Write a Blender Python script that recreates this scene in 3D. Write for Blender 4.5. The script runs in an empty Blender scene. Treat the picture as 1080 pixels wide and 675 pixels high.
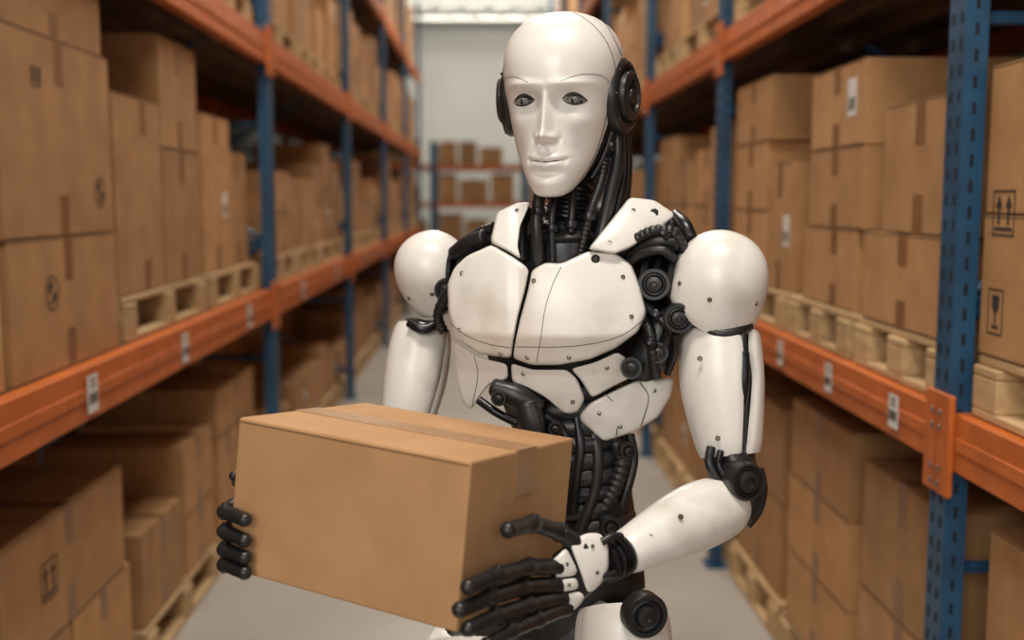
import bpy, bmesh, math, random
from mathutils import Vector, Matrix
from mathutils.bvhtree import BVHTree
random.seed(7)
sc=bpy.context.scene
sc.view_settings.view_transform='Standard'
V=Vector
# ------------------------------------------------------------------ camera
F=1150.0
CAM=V((0,0,1.5))
YAW=math.atan(28/F); PIT=math.atan(127/F)
fw=V((math.sin(YAW)*math.cos(PIT),math.cos(YAW)*math.cos(PIT),-math.sin(PIT)))
rt=V((math.cos(YAW),-math.sin(YAW),0)); up=rt.cross(fw)
cd=bpy.data.cameras.new('camera'); cam=bpy.data.objects.new('camera',cd); sc.collection.objects.link(cam)
cd.sensor_width=36; cd.lens=36*F/1080
cam.matrix_world=Matrix(((rt.x,up.x,-fw.x,CAM.x),(rt.y,up.y,-fw.y,CAM.y),(rt.z,up.z,-fw.z,CAM.z),(0,0,0,1)))
cd.dof.use_dof=True; cd.dof.focus_distance=1.42; cd.dof.aperture_fstop=2.6
cd.clip_start=0.05
sc.camera=cam
# surveyed point -> world metres
def P(u,v,d): return CAM+d*(fw+(u-540)/F*rt+(337.5-v)/F*up)

# ------------------------------------------------------------------ materials
def mat(name,col,rough=.5,metal=0,coat=0,noise=None,bump=None,vary=0):
    m=bpy.data.materials.new(name); m.use_nodes=True
    nt=m.node_tree; b=nt.nodes['Principled BSDF']; L=nt.links
    b.inputs['Base Color'].default_value=(*col,1); b.inputs['Roughness'].default_value=rough
    b.inputs['Metallic'].default_value=metal
    if coat: b.inputs['Coat Weight'].default_value=coat; b.inputs['Coat Roughness'].default_value=.2
    tc=nt.nodes.new('ShaderNodeTexCoord')
    out=None
    if noise:
        col2,scale,lo,hi=noise[:4]
        mp=nt.nodes.new('ShaderNodeMapping'); L.new(tc.outputs['Object'],mp.inputs[0])
        if len(noise)>4: mp.inputs['Scale'].default_value=noise[4]
        n=nt.nodes.new('ShaderNodeTexNoise'); n.inputs['Scale'].default_value=scale; n.inputs['Detail'].default_value=6
        L.new(mp.outputs[0],n.inputs['Vector'])
        r=nt.nodes.new('ShaderNodeMapRange'); r.inputs[1].default_value=lo; r.inputs[2].default_value=hi
        L.new(n.outputs['Fac'],r.inputs[0])
        mx=nt.nodes.new('ShaderNodeMix'); mx.data_type='RGBA'
        mx.inputs[6].default_value=(*col,1); mx.inputs[7].default_value=(*col2,1)
        L.new(r.outputs[0],mx.inputs[0]); out=mx.outputs[2]
    if vary:
        oi=nt.nodes.new('ShaderNodeObjectInfo')
        hs=nt.nodes.new('ShaderNodeHueSaturation')
        r2=nt.nodes.new('ShaderNodeMapRange'); r2.inputs[3].default_value=1-vary; r2.inputs[4].default_value=1+vary*.6
        L.new(oi.outputs['Random'],r2.inputs[0]); L.new(r2.outputs[0],hs.inputs['Value'])
        if out: L.new(out,hs.inputs['Color'])
        else: hs.inputs['Color'].default_value=(*col,1)
        out=hs.outputs[0]
    if out: L.new(out,b.inputs['Base Color'])
    if bump:
        n=nt.nodes.new('ShaderNodeTexNoise'); n.inputs['Scale'].default_value=bump[0]; n.inputs['Detail'].default_value=5
        L.new(tc.outputs['Object'],n.inputs['Vector'])
        bp=nt.nodes.new('ShaderNodeBump'); bp.inputs['Strength'].default_value=bump[1]; bp.inputs['Distance'].default_value=bump[2] if len(bump)>2 else .002
        L.new(n.outputs['Fac'],bp.inputs['Height']); L.new(bp.outputs[0],b.inputs['Normal'])
    return m
CARD=mat('cardboard',(.50,.275,.12),.85,noise=((.40,.205,.083),9,.35,.7),bump=(60,.12,.002),vary=.24)
CARDH=mat('cardboard_held',(.48,.27,.125),.8,noise=((.41,.225,.10),14,.35,.7),bump=(160,.15,.001))
EDGE=mat('cardboard_edge',(.12,.06,.025),.9)
TAPE=mat('packing_tape',(.26,.125,.05),.4,noise=((.21,.10,.04),20,.4,.7))
TAPEH=mat('packing_tape_held',(.37,.20,.088),.38,noise=((.32,.17,.07),30,.4,.7))
INK=mat('black_ink',(.035,.025,.02),.8)
LABEL=mat('label_paper',(.70,.69,.65),.7)
WOOD=mat('pallet_wood',(.60,.42,.22),.8,noise=((.40,.25,.12),6,.3,.75,(1,6,6)),bump=(40,.3),vary=.15)
DECK=mat('deck_boards',(.20,.12,.07),.9,noise=((.11,.065,.04),5,.3,.7))
ORANGE=mat('orange_steel',(.60,.15,.025),.45,noise=((.42,.095,.016),12,.35,.75))
BLUE=mat('blue_steel',(.018,.085,.175),.45,noise=((.012,.05,.11),9,.35,.7))
HOLE=mat('slot_dark',(.006,.01,.016),.9)
STEEL=mat('steel',(.35,.35,.36),.35,1)
CONC=mat('concrete',(.42,.39,.35),.42,noise=((.32,.29,.26),1.6,.35,.7),bump=(25,.1))
WALL=mat('wall_paint',(.58,.57,.53),.9,noise=((.50,.50,.46),.8,.3,.7))
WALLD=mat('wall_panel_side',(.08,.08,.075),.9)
CEIL=mat('ceiling_panel',(.50,.50,.48),.9)
WHITE=mat('white_shell',(.81,.785,.745),.34,coat=.25,noise=((.56,.52,.455),15,.53,.84),bump=(35,.03,.001))
WFACE=mat('white_face',(.82,.795,.76),.34,coat=.3,noise=((.74,.71,.67),9,.5,.8))
BLK=mat('black_rubber',(.012,.012,.013),.42,coat=.15)
GUN=mat('gunmetal',(.055,.055,.06),.32,.85,noise=((.02,.02,.022),20,.4,.7))
DARK=mat('dark_frame',(.012,.012,.013),.45,.3)
SEAM=mat('seam',(.035,.028,.024),.8)
BRASS=mat('bolt',(.20,.165,.12),.35,.9)
SCL=mat('eye_white',(.27,.25,.225),.3,coat=.2)
IRIS=mat('iris',(.022,.014,.010),.2,coat=.3)
PUP=mat('pupil',(.002,.002,.002),.1,coat=.6)
m=bpy.data.materials.new('lamp_glow'); m.use_nodes=True
b=m.node_tree.nodes['Principled BSDF']; b.inputs['Emission Color'].default_value=(1,.96,.88,1); b.inputs['Emission Strength'].default_value=4
GLOW=m

# ------------------------------------------------------------------ mesh builder
def cat(pts,sub):
    pts=[tuple(p) for p in pts]; n=len(pts); k=len(pts[0]); out=[]
    if n<3:
        for i in range(n-1):
            for j in range(sub):
                t=j/sub; out.append(tuple(pts[i][q]*(1-t)+pts[i+1][q]*t for q in range(k)))
        out.append(pts[-1]); return out
    for i in range(n-1):
        a=pts[i-1] if i>0 else tuple(2*pts[0][q]-pts[1][q] for q in range(k))
        b=pts[i]; c=pts[i+1]
        d=pts[i+2] if i+2<n else tuple(2*pts[-1][q]-pts[-2][q] for q in range(k))
        for j in range(sub):
            t=j/sub
            out.append(tuple(.5*((2*b[q])+(-a[q]+c[q])*t+(2*a[q]-5*b[q]+4*c[q]-d[q])*t*t+(-a[q]+3*b[q]-3*c[q]+d[q])*t**3) for q in range(k)))
    out.append(pts[-1]); return out
class MB:
    def __init__(s): s.v=[];s.f=[];s.m=[];s.s=[]
    def add(s,vs,fs,mi=0,sm=False):
        o=len(s.v); s.v+=[tuple(x) for x in vs]
        for f in fs: s.f.append(tuple(i+o for i in f)); s.m.append(mi); s.s.append(sm)
    def box(s,c,d,mi=0,R=None):
        c=V(c); hs=[(x,y,z) for x in(-.5,.5) for y in(-.5,.5) for z in(-.5,.5)]
        vs=[]
        for h in hs:
            p=V((h[0]*d[0],h[1]*d[1],h[2]*d[2]))
            if R is not None: p=R@p
            vs.append(c+p)
        s.add(vs,[(0,1,3,2),(4,6,7,5),(0,4,5,1),(2,3,7,6),(0,2,6,4),(1,5,7,3)],mi)
    def b2(s,lo,hi,mi=0):
        s.box([(lo[i]+hi[i])/2 for i in range(3)],[abs(hi[i]-lo[i]) for i in range(3)],mi)
    def rings(s,rings,mi,sm,closed=True,c0=True,c1=True):
        n=len(rings[0]); o=len(s.v); vs=[]; fs=[]
        for r in rings: vs+=r
        for i in range(len(rings)-1):
            for j in range(n if closed else n-1):
                k=(j+1)%n
                fs.append((i*n+j,i*n+k,(i+1)*n+k,(i+1)*n+j))
        if c0: fs.append(tuple(range(n-1,-1,-1)))
        if c1: fs.append(tuple(range((len(rings)-1)*n,len(rings)*n)))
        s.add(vs,fs,mi,sm)
    def rev(s,p,ax,prof,seg=24,mi=0,sm=True):
        p=V(p); ax=V(ax).normalized(); a=ax.orthogonal().normalized(); b=ax.cross(a)
        R=[[p+ax*h+(a*math.cos(2*math.pi*j/seg)+b*math.sin(2*math.pi*j/seg))*max(r,1e-5) for j in range(seg)] for h,r in prof]
        s.rings(R,mi,sm)
    def cyl(s,p0,p1,r,seg=20,mi=0,ch=.15):
        p0=V(p0);p1=V(p1);L=(p1-p0).length; c=min(r*ch,L*.3)
        s.rev(p0,p1-p0,[(0,r-c),(c*.3,r-c*.3),(c,r),(L-c,r),(L-c*.3,r-c*.3),(L,r-c)],seg,mi)
    def ball(s,p,r,mi=0,seg=20,ax=(0,0,1)):
        s.rev(p,ax,[(-r*math.cos(math.pi*i/12),r*math.sin(math.pi*i/12)) for i in range(13)],seg,mi)
    def tube(s,pts,r,seg=8,mi=0,sub=6,ribs=0):
        pts=[V(p) for p in pts]
        rr=r if isinstance(r,(list,tuple)) else [r]*len(pts)
        q=cat([(*p,x) for p,x in zip(pts,rr)],sub)
        if ribs:
            L=sum((V(q[i+1][:3])-V(q[i][:3])).length for i in range(len(q)-1))
            n=max(6,int(L/ribs)*4); out=[]; acc=0;i=0; seglen=[(V(q[k+1][:3])-V(q[k][:3])).length for k in range(len(q)-1)]
            for k in range(n+1):
                t=L*k/n
                while i<len(seglen)-1 and acc+seglen[i]<t: acc+=seglen[i]; i+=1
                w=min(1,(t-acc)/max(seglen[i],1e-9))
                w0=[q[i][z]*(1-w)+q[i+1][z]*w for z in range(4)]
                w0[3]*= (1.0,1.0,.86,.86)[k%4]
                out.append(tuple(w0))
            q=out
        c=[V(x[:3]) for x in q]; R=[]; T=(c[1]-c[0]).normalized(); a=T.orthogonal().normalized()
        for i,x in enumerate(c):
            t=(c[min(i+1,len(c)-1)]-c[max(i-1,0)])
            if t.length>1e-9: T=t.normalized()
            a=(a-T*a.dot(T)); a=a.normalized() if a.length>1e-6 else T.orthogonal().normalized()
            b=T.cross(a)
            R.append([x+(a*math.cos(2*math.pi*j/seg)+b*math.sin(2*math.pi*j/seg))*q[i][3] for j in range(seg)])
        s.rings(R,mi,True)
    def secframes(s,q,S):
        c=[V(x[:3]) for x in q]; fr=[]
        for i,x in enumerate(c):
            T=(c[min(i+1,len(c)-1)]-c[max(i-1,0)]).normalized()
            a=(S-T*S.dot(T)).normalized(); b=T.cross(a)
            if b.dot(-fw)<0: b=-b
            fr.append((x,a,b,T))
        return fr
    def limb(s,secs,S=V((1,0,0)),seg=32,mi=0,sub=6,e=1.0):
        q=cat([(*x[0],x[1],x[2]) for x in secs],sub)
        fr=s.secframes(q,S)
        def ring(i,k,off):
            x,a,b,T=fr[i]; out=[]
            for j in range(seg):
                t=2*math.pi*j/seg; ct=math.cos(t); st=math.sin(t)
                ct=math.copysign(abs(ct)**e,ct); st=math.copysign(abs(st)**e,st)
                out.append(x+T*off+a*ct*q[i][3]*k+b*st*q[i][4]*k)
            return out
        r0=min(q[0][3],q[0][4]); r1=min(q[-1][3],q[-1][4])
        R=[ring(0,.5,-r0*.27),ring(0,.8,-r0*.18),ring(0,.94,-r0*.08)]+[ring(i,1,0) for i in range(len(q))]+[ring(len(q)-1,.94,r1*.08),ring(len(q)-1,.8,r1*.18),ring(len(q)-1,.5,r1*.27)]
        s.rings(R,mi,True)
    def shell(s,secs,S=V((1,0,0)),th=.006,n=26,mi=0,sub=6,dome=.0):
        q=cat([(*x[0],x[1],x[2],x[3],x[4]) for x in secs],sub)
        fr=s.secframes(q,S); m=len(q)
        outer=[];inner=[]
        for i in range(m):
            x,a,b,T=fr[i]; eo=[];ei=[]
            fe=min(i,m-1-i); k0=1-(.05 if fe==0 else (.012 if fe==1 else 0))
            for j in range(n+1):
                t=math.radians(q[i][5]+(q[i][6]-q[i][5])*j/n)
                je=min(j,n-j); k=k0*(1-(.04 if je==0 else(.008 if je==1 else 0)))
                d=a*math.cos(t)*q[i][3]+b*math.sin(t)*q[i][4]
                eo.append(x+d*k); ei.append(x+d*k-d.normalized()*th)
            outer.append(eo); inner.append(ei)
        w=n+1; vs=[p for r in outer for p in r]+[p for r in inner for p in r]; N=m*w; fs=[]
        for i in range(m-1):
            for j in range(n):
                a0=i*w+j; fs.append((a0,a0+1,a0+w+1,a0+w)); fs.append((N+a0,N+a0+w,N+a0+w+1,N+a0+1))
            fs.append((i*w,(i+1)*w,N+(i+1)*w,N+i*w)); fs.append((i*w+n,N+i*w+n,N+(i+1)*w+n,(i+1)*w+n))
        for j in range(n):
            fs.append((j,N+j,N+j+1,j+1)); o=(m-1)*w; fs.append((o+j,o+j+1,N+o+j+1,N+o+j))
        s.add(vs,fs,mi,True)
    def obj(s,name,mats,parent=None,bevel=0,recalc=True,autosm=True):
        me=bpy.data.meshes.new(name); me.from_pydata(s.v,[],s.f)
        for x in (mats if isinstance(mats,(list,tuple)) else [mats]): me.materials.append(x)
        me.polygons.foreach_set('material_index',s.m); me.polygons.foreach_set('use_smooth',s.s)
        if recalc:
            bm=bmesh.new(); bm.from_mesh(me); bmesh.ops.recalc_face_normals(bm,faces=bm.faces)
            bm.to_mesh(me); bm.free()
        me.update()
        if autosm and any(s.s):
            try: me.set_sharp_from_angle(angle=math.radians(48))
            except Exception: pass
        o=bpy.data.objects.new(name,me); sc.collection.objects.link(o)
        if parent: o.parent=parent
        if bevel:
            bv=o.modifiers.new('bevel','BEVEL'); bv.width=bevel; bv.segments=2; bv.limit_method='ANGLE'; bv.angle_limit=math.radians(50)
        return o
def empty(name,loc=(0,0,0)):
    o=bpy.data.objects.new(name,None); sc.collection.objects.link(o); o.location=loc; o.empty_display_size=.1; return o

# ------------------------------------------------------------------ room
def slab(name,lo,hi,mt):
    mb=MB(); mb.b2(lo,hi); return mb.obj(name,mt)
XL,XR,Y0,Y1,H=-4.2,4.2,-4.0,25.0,5.3
slab('floor',(XL-.1,Y0-.1,-.1),(XR+.1,Y1+.1,0),CONC)
slab('ceiling',(XL-.1,Y0-.1,H),(XR+.1,Y1+.1,H+.1),CEIL)
slab('wall_back',(XL,Y1,0),(XR,Y1+.1,H),WALL)
slab('wall_front',(XL,Y0-.1,0),(XR,Y0,H),WALL)
slab('wall_left',(XL-.1,Y0,0),(XL,Y1,H),WALLD)
slab('wall_right',(XR,Y0,0),(XR+.1,Y1,H),WALLD)
mb=MB()
for y in (6,10,14,18,22):
    mb.b2((XL,y-.08,H-.30),(XR,y+.08,H-.24)); mb.b2((XL,y-.08,H-.03),(XR,y+.08,H)); 
    for k in range(16):
        x=XL+.1+k*.52; mb.tube([(x,y,H-.25),(x+.26,y,H-.03),(x+.52,y,H-.25)],.02,6,0,1)
mb.obj('trim_1',WALL)
for y in (0.5,4,8,12,15.5):
    fx=empty('ceiling_light',(0,y,4.75))
    mb=MB(); mb.b2((-.7,-.12,0),(.7,.12,.08)); mb.b2((-.02,-.02,.08),(.02,.02,.54)); o=mb.obj('housing',LABEL,fx)
    mb=MB(); mb.b2((-.66,-.09,-.012),(.66,.09,-.001)); mb.obj('diffuser',GLOW,fx)
# ------------------------------------------------------------------ boxes
cache={}
def box_mesh(w,d,h,var):
    key=(round(w,2),round(d,2),round(h,2),var)
    if key in cache: return cache[key]
    mb=MB(); e=.0008
    mb.b2((-w/2,-d/2,0),(w/2,d/2,h),0)
    tw=.055/2
    off=0 if var!=2 else w*.12
    if var!=3:
        mb.b2((off-tw,-d/2-e,h-.0),(off+tw,d/2+e,h+e),1)
        for sy in(-1,1):
            mb.b2((off-tw,sy*d/2-e,h-min(.11,h*.33)),(off+tw,sy*d/2+e,h+e),1)
            mb.b2((off-tw,sy*d/2-e,0),(off+tw,sy*d/2+e,min(.10,h*.3)),1)
    mb.b2((off-.0015,-d/2+.0,h),(off+.0015,-d/2+.0,h),2)
    for sx in(-1,1): mb.b2((sx*w/2-e,-.0015,.0),(sx*w/2+e,.0015,h),2)
    mb.b2((-w/2,-d/2-e*.6,h-.005),(w/2,-d/2+.001,h-.002),2)
    mb.b2((-w/2,-d/2-e*.6,.001),(w/2,-d/2+.001,.004),2)
    if var==1:
        mb.b2((w*.2,-d/2-.001,h*.35),(w*.2+.07,-d/2,h*.35+.10),3)
        for k in range(7): mb.b2((w*.2+.008+k*.008,-d/2-.0016,h*.35+.015),(w*.2+.011+k*.008+(k%3)*.001,-d/2-.0009,h*.35+.05),4)
    me=bpy.data.meshes.new('cardboard_box'); me.from_pydata(mb.v,[],mb.f)
    for x in (CARD,TAPE,EDGE,LABEL,INK): me.materials.append(x)
    me.polygons.foreach_set('material_index',mb.m); me.update()
    cache[key]=me; return me
def cbox(side,y0,y1,z,h,face,d=.5,var=None,rot=None):
    w=y1-y0-.006
    if var is None: var=random.choice([0,0,2,0,1])
    me=box_mesh(w,d,h-.003,var)
    o=bpy.data.objects.new('cardboard_box',me); sc.collection.objects.link(o)
    jit=random.uniform(-.02,.02) if rot is None else rot
    o.location=(side*(face+d/2),(y0+y1)/2,z+.001); o.rotation_euler=(0,0,(math.pi/2 if side<0 else -math.pi/2)+jit)
    if y0<4.5:
        bv=o.modifiers.new('bevel','BEVEL'); bv.width=.004; bv.segments=2; bv.limit_method='ANGLE'
    return o
pm={}
def pallet(side,y0,y1,z,face,d=.9,h=.12):
    w=y1-y0; k=(round(w,2),d,h)
    if k not in pm:
        mb=MB(); t=.018
        nb=7
        for i in range(nb):
            y=-d/2+(i+.5)*d/nb; mb.b2((-w/2,y-d/nb*.42,h-t),(w/2,y+d/nb*.42,h))
        for x in(-w/2+.05,0,w/2-.05):
            mb.b2((x-.05,-d/2,h-2*t-.001),(x+.05,d/2,h-t-.001))
            for y in(-d/2+.06,0,d/2-.06): mb.b2((x-.05,y-.06,t),(x+.05,y+.06,h-2*t-.002))
        for y in(-d/2+.05,0,d/2-.05): mb.b2((-w/2,y-.05,0),(w/2,y+.05,t))
        me=bpy.data.meshes.new('wooden_pallet'); me.from_pydata(mb.v,[],mb.f); me.materials.append(WOOD); me.update(); pm[k]=me
    o=bpy.data.objects.new('wooden_pallet',pm[k]); sc.collection.objects.link(o)
    o.location=(side*(face+d/2),(y0+y1)/2,z+.001); o.rotation_euler=(0,0,math.pi/2 if side<0 else -math.pi/2)
    if y0<4.5:
        bv=o.modifiers.new('bevel','BEVEL'); bv.width=.003; bv.segments=1
    return o

# ------------------------------------------------------------------ racks
def rack(side,face,ups,levels,bh,uw,ud,depth=1.05,top=4.5):
    R=empty('pallet_rack',(0,0,0))
    mu=MB(); mbm=MB(); md=MB(); ml=MB()
    sx=side
    for y in ups:
        for xf in(face,face+depth-ud):
            x0=sx*xf; x1=sx*(xf+ud)
            mu.b2((min(x0,x1),y-uw/2,0.008),(max(x0,x1),y+uw/2,top),0)
            mu.b2((min(x0,x1)-.02,y-uw/2-.02,0),(max(x0,x1)+.02,y+uw/2+.02,.008),0)
            z=.1
            near=y<9
            while z<top-.05 and near:
                for yy in(-.25,.25):
                    mu.box((sx*xf-sx*.0,y+yy*uw,z),(.002,uw*.14,.022),1)
                mu.box((sx*(xf+ud*.5),y-uw/2,z+.025),(ud*.16,.002,.024),1)
                z+=.05
        zz=.2; k=0
        while zz<top-.7:
            a=V((sx*(face+ud/2),y,zz)); b=V((sx*(face+depth-ud/2),y,zz+.55))
            if k%2: a.z,b.z=b.z,a.z
            mu.tube([a,b],.014,6,0,1); mu.tube([(a.x,y,zz),(b.x,y,zz)],.014,6,0,1)
            zz+=.55;k+=1
    for zt in levels:
        for i in range(len(ups)-1):
            ya=ups[i]+uw/2; yb=ups[i+1]-uw/2
            for xf,fr in((face,1),(face+depth-.05,0)):
                xa=sx*(xf+.004); xb=sx*(xf+.05)
                mbm.b2((min(xa,xb),ya+.001,zt-bh),(max(xa,xb),yb-.001,zt-.001),0)
                mbm.b2((min(sx*xf,xa),ya+.03,zt-bh*.62),(max(sx*xf,xa),yb-.03,zt-bh*.38),0)
                for ye,dy in((ya,.045),(yb,-.045)):
                    p0=sx*(xf-.008); p1=sx*(xf+.004)
                    mbm.b2((min(p0,p1),min(ye-dy*.9,ye+dy*.5),zt-bh-.055),(max(p0,p1),max(ye-dy*.9,ye+dy*.5),zt+.035),0)
                    for q in(-.03,.0,-bh+.0,-bh-.03):
                        mbm.rev((p0 if sx>0 else p0,ye-dy*.45,zt+q-.005),(-sx,0,0),[(0,.007),(.004,.006),(.005,.001)],8,1)
            n=int((yb-ya)/.135)
            for k in range(n):
                y=ya+(k+.5)*(yb-ya)/n; w=(yb-ya)/n*.43
                md.b2((min(sx*(face+.052),sx*(face+depth-.052)),y-w,zt-.022),(max(sx*(face+.052),sx*(face+depth-.052)),y+w,zt-.001),0)
            for q in(.25,.5,.75):
                xx=sx*(face+depth*q); md.b2((xx-.02,ya,zt-.065),(xx+.02,yb,zt-.024),0)
    mu.obj('uprights',[BLUE,HOLE],R); mbm.obj('beams',[ORANGE,STEEL],R,bevel=.002); md.obj('deck',DECK,R)
    return R
LF,RF=1.0,.92
UL=[-.9,2.12,5.2,8.2,11.2,14.2,17.2]
UR=[-.3,2.15,4.35,6.3,8.6,11,13.4,15.8]
LL=[1.08,2.26,3.4]; LR=[1.08,2.15,3.3]
rl=rack(-1,LF,UL,LL,.135,.10,.05); rr=rack(1,RF,UR,LR,.115,.075,.045)
def rlabel(parent,side,face,y,z,w=.045,h=.075):
    mb=MB(); x=side*(face-.0015)
    mb.box((x,y,z),(.0016,w,h),0)
    for k in range(9): mb.box((x-side*.001,y-w*.38+k*w*.095,z-h*.12),(.0008,w*.03*(1+k%3*.7),h*.3),1)
    for k in range(3): mb.box((x-side*.001,y,z+h*(.2+.1*k)),(.0008,w*(.6-.15*(k%2)),h*.035),1)
    mb.obj('beam_label',[LABEL,INK],parent)
for y in(2.76,3.62,4.62): rlabel(rl,-1,LF,y,1.01,.07,.095)
for y in(2.4,2.87,3.35): rlabel(rr,1,RF,y,1.025,.055,.075)
for y in(6,7.4,9.2,10.4): rlabel(rl,-1,LF,y,1.01,.07,.095)

# ---- near left, mid level
A=LF+.05
L1=LL[0]
a1=cbox(-1,2.42,3.13,L1,.33,A,.60,0,0); a2=cbox(-1,2.41,3.12,L1+.33,.48,A,.60,0,0.0); cbox(-1,2.44,3.1,L1+.81,.21,A+.01,.55,0,0)
cbox(-1,1.7,2.38,L1,.62,A,.6,0,0); cbox(-1,1.7,2.36,L1+.62,.4,A,.6,0,0)
pallet(-1,3.2,4.12,L1,A,.9,.13); pallet(-1,4.2,5.1,L1,A,.9,.13)
zp=L1+.132
cbox(-1,3.2,3.66,zp,.60,A+.02,.42,2,0)
cbox(-1,3.2,3.66,zp,.58,A+.47,.42,0,0); cbox(-1,3.22,3.9,zp+.6,.3,A+.53,.38,0,0)
cbox(-1,3.68,4.14,zp,.46,A+.02,.50,0,0); cbox(-1,3.67,4.13,zp+.46,.37,A+.02,.5,0,0)
cbox(-1,4.22,4.68,zp,.62,A+.03,.48,1,0); cbox(-1,4.7,5.08,zp,.5,A+.05,.48,0,0); cbox(-1,4.3,5.0,zp+.62,.2,A+.5,.4,0,0)
# ---- near left, floor level
pallet(-1,2.2,3.28,0,A+.02,.95,.13); pallet(-1,3.36,4.30,0,A+.02,.95,.13); pallet(-1,4.36,5.12,0,A+.02,.95,.13)
z=.132
cbox(-1,2.35,2.78,z,.27,A+.04,.5,0,0); cbox(-1,2.80,3.26,z,.27,A+.04,.5,0,0)
al=cbox(-1,2.38,3.22,z+.27,.31,A+.04,.5,0,0)
cbox(-1,3.38,3.84,z,.31,A+.04,.45,0,0)
cbox(-1,3.88,4.29,z,.22,A+.04,.5,0,0); cbox(-1,3.88,4.29,z+.22,.26,A+.04,.5,0,0)
cbox(-1,3.4,3.86,z,.33,A+.55,.42,0,0);cbox(-1,3.4,3.86,z+.33,.33,A+.55,.42,0,0)
cbox(-1,2.4,3.2,z,.58,A+.56,.42,0,0); cbox(-1,2.5,3.1,z+.58,.2,A+.56,.42,0,0)
cbox(-1,4.38,4.74,z,.4,A+.04,.5,0,0); cbox(-1,4.38,5.08,z+.4,.2,A+.04,.5,0,0); cbox(-1,4.76,5.1,z,.4,A+.04,.5,0,0)
# ---- near right, mid level
B=RF+.03; z=L1+.122
pallet(1,1.15,2.08,L1,B,.9,.12)
r1=cbox(1,1.5,2.085,z,.27,B+.01,.5,3,0); r2=cbox(1,1.52,2.08,z+.27,.28,B+.01,.5,3,0); cbox(1,1.5,2.08,z+.55,.25,B+.35,.5,0,0)
pallet(1,2.21,2.77,L1,B,.9,.12); pallet(1,2.82,3.40,L1,B,.9,.12); pallet(1,3.45,4.25,L1,B,.9,.12)
cbox(1,2.23,2.75,z,.22,B+.01,.45,0,0); cbox(1,2.21,2.64,z+.22,.30,B+.015,.42,0,0)
cbox(1,2.84,3.30,z,.22,B+.02,.45,2,0); cbox(1,2.80,3.26,z+.22,.22,B+.02,.45,0,0); cbox(1,2.80,3.26,z+.44,.22,B+.02,.45,1,0)
cbox(1,3.46,3.72,z,.42,B+.02,.4,1,0); cbox(1,3.76,4.24,z,.26,B+.02,.5,0,0); cbox(1,3.76,4.24,z+.26,.24,B+.02,.5,0,0); cbox(1,3.72,4.24,z+.5,.22,B+.02,.5,0,0)
cbox(1,2.7,3.3,z,.5,B+.5,.38,0,0); cbox(1,3.5,4.2,z,.6,B+.54,.34,0,0)
# ---- near right, floor level
pallet(1,1.1,2.05,0,B+.03,.95,.13); pallet(1,2.2,2.78,0,B+.03,.95,.13); pallet(1,2.84,3.5,0,B+.03,.95,.13); pallet(1,3.56,4.26,0,B+.03,.95,.13)
z=.132
cbox(1,1.5,2.06,z,.37,B+.04,.5,0,0); cbox(1,1.52,2.06,z+.37,.36,B+.04,.5,0,0)
cbox(1,2.22,2.78,z,.36,B+.04,.45,0,0); cbox(1,2.24,2.77,z+.36,.34,B+.04,.45,0,0)
cbox(1,2.86,3.46,z,.24,B+.04,.5,0,0); cbox(1,2.86,3.46,z+.24,.25,B+.04,.5,0,0); cbox(1,2.87,3.44,z+.49,.25,B+.04,.5,0,0)
cbox(1,3.6,4.24,z,.33,B+.06,.5,0,0); cbox(1,3.6,4.24,z+.33,.33,B+.06,.5,0,0)
# ---- generic fill
def fill(side,face,ya,yb,z,hmax,minh=.45):
    y=ya
    while y<yb-.5:
        w=min(random.uniform(.8,1.05),yb-y)
        if yb-(y+w)<.5: w=yb-y
        ph=.13; pallet(side,y,y+w-.04,z,face,.9,ph)
        n=2 if w<1 else random.choice([2,2,3]); ww=(w-.05)/n
        for k in range(n):
            t=z+ph+.002; lim=z+random.uniform(minh,hmax)
            f=face+.02+random.uniform(0,.03)
            while True:
                h=random.choice([.22,.26,.3,.36,.42])
                if t+h>lim: break
                cbox(side,y+k*ww,y+(k+1)*ww-.01,t,h,f,.46,None); t+=h
        t=z+ph+.002; cbox(side,y+.03,y+w-.08,t,min(.5,hmax-.2),face+.53,.36,0,0)
        y+=w+.03
for i in range(2,len(UL)-1):
    fill(-1,A,UL[i]+.08,UL[i+1]-.08,L1,1.0,.6); fill(-1,A+.03,UL[i]+.08,UL[i+1]-.08,0,.85,.5)
for i in range(2,len(UR)-1):
    fill(1,B,UR[i]+.07,UR[i+1]-.07,L1,.9,.55); fill(1,B+.03,UR[i]+.07,UR[i+1]-.07,0,.85,.5)
for i in range(1,len(UL)-1): fill(-1,A,UL[i]+.08,UL[i+1]-.08,LL[1],1.0,.7)
for i in range(1,len(UR)-1): fill(1,B,UR[i]+.07,UR[i+1]-.07,LR[1],1.0,.7)
for i in range(2,len(UL)-1): fill(-1,A,UL[i]+.08,UL[i+1]-.08,LL[2],1.0,.7)
for i in range(2,len(UR)-1): fill(1,B,UR[i]+.07,UR[i+1]-.07,LR[2],1.0,.7)

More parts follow.
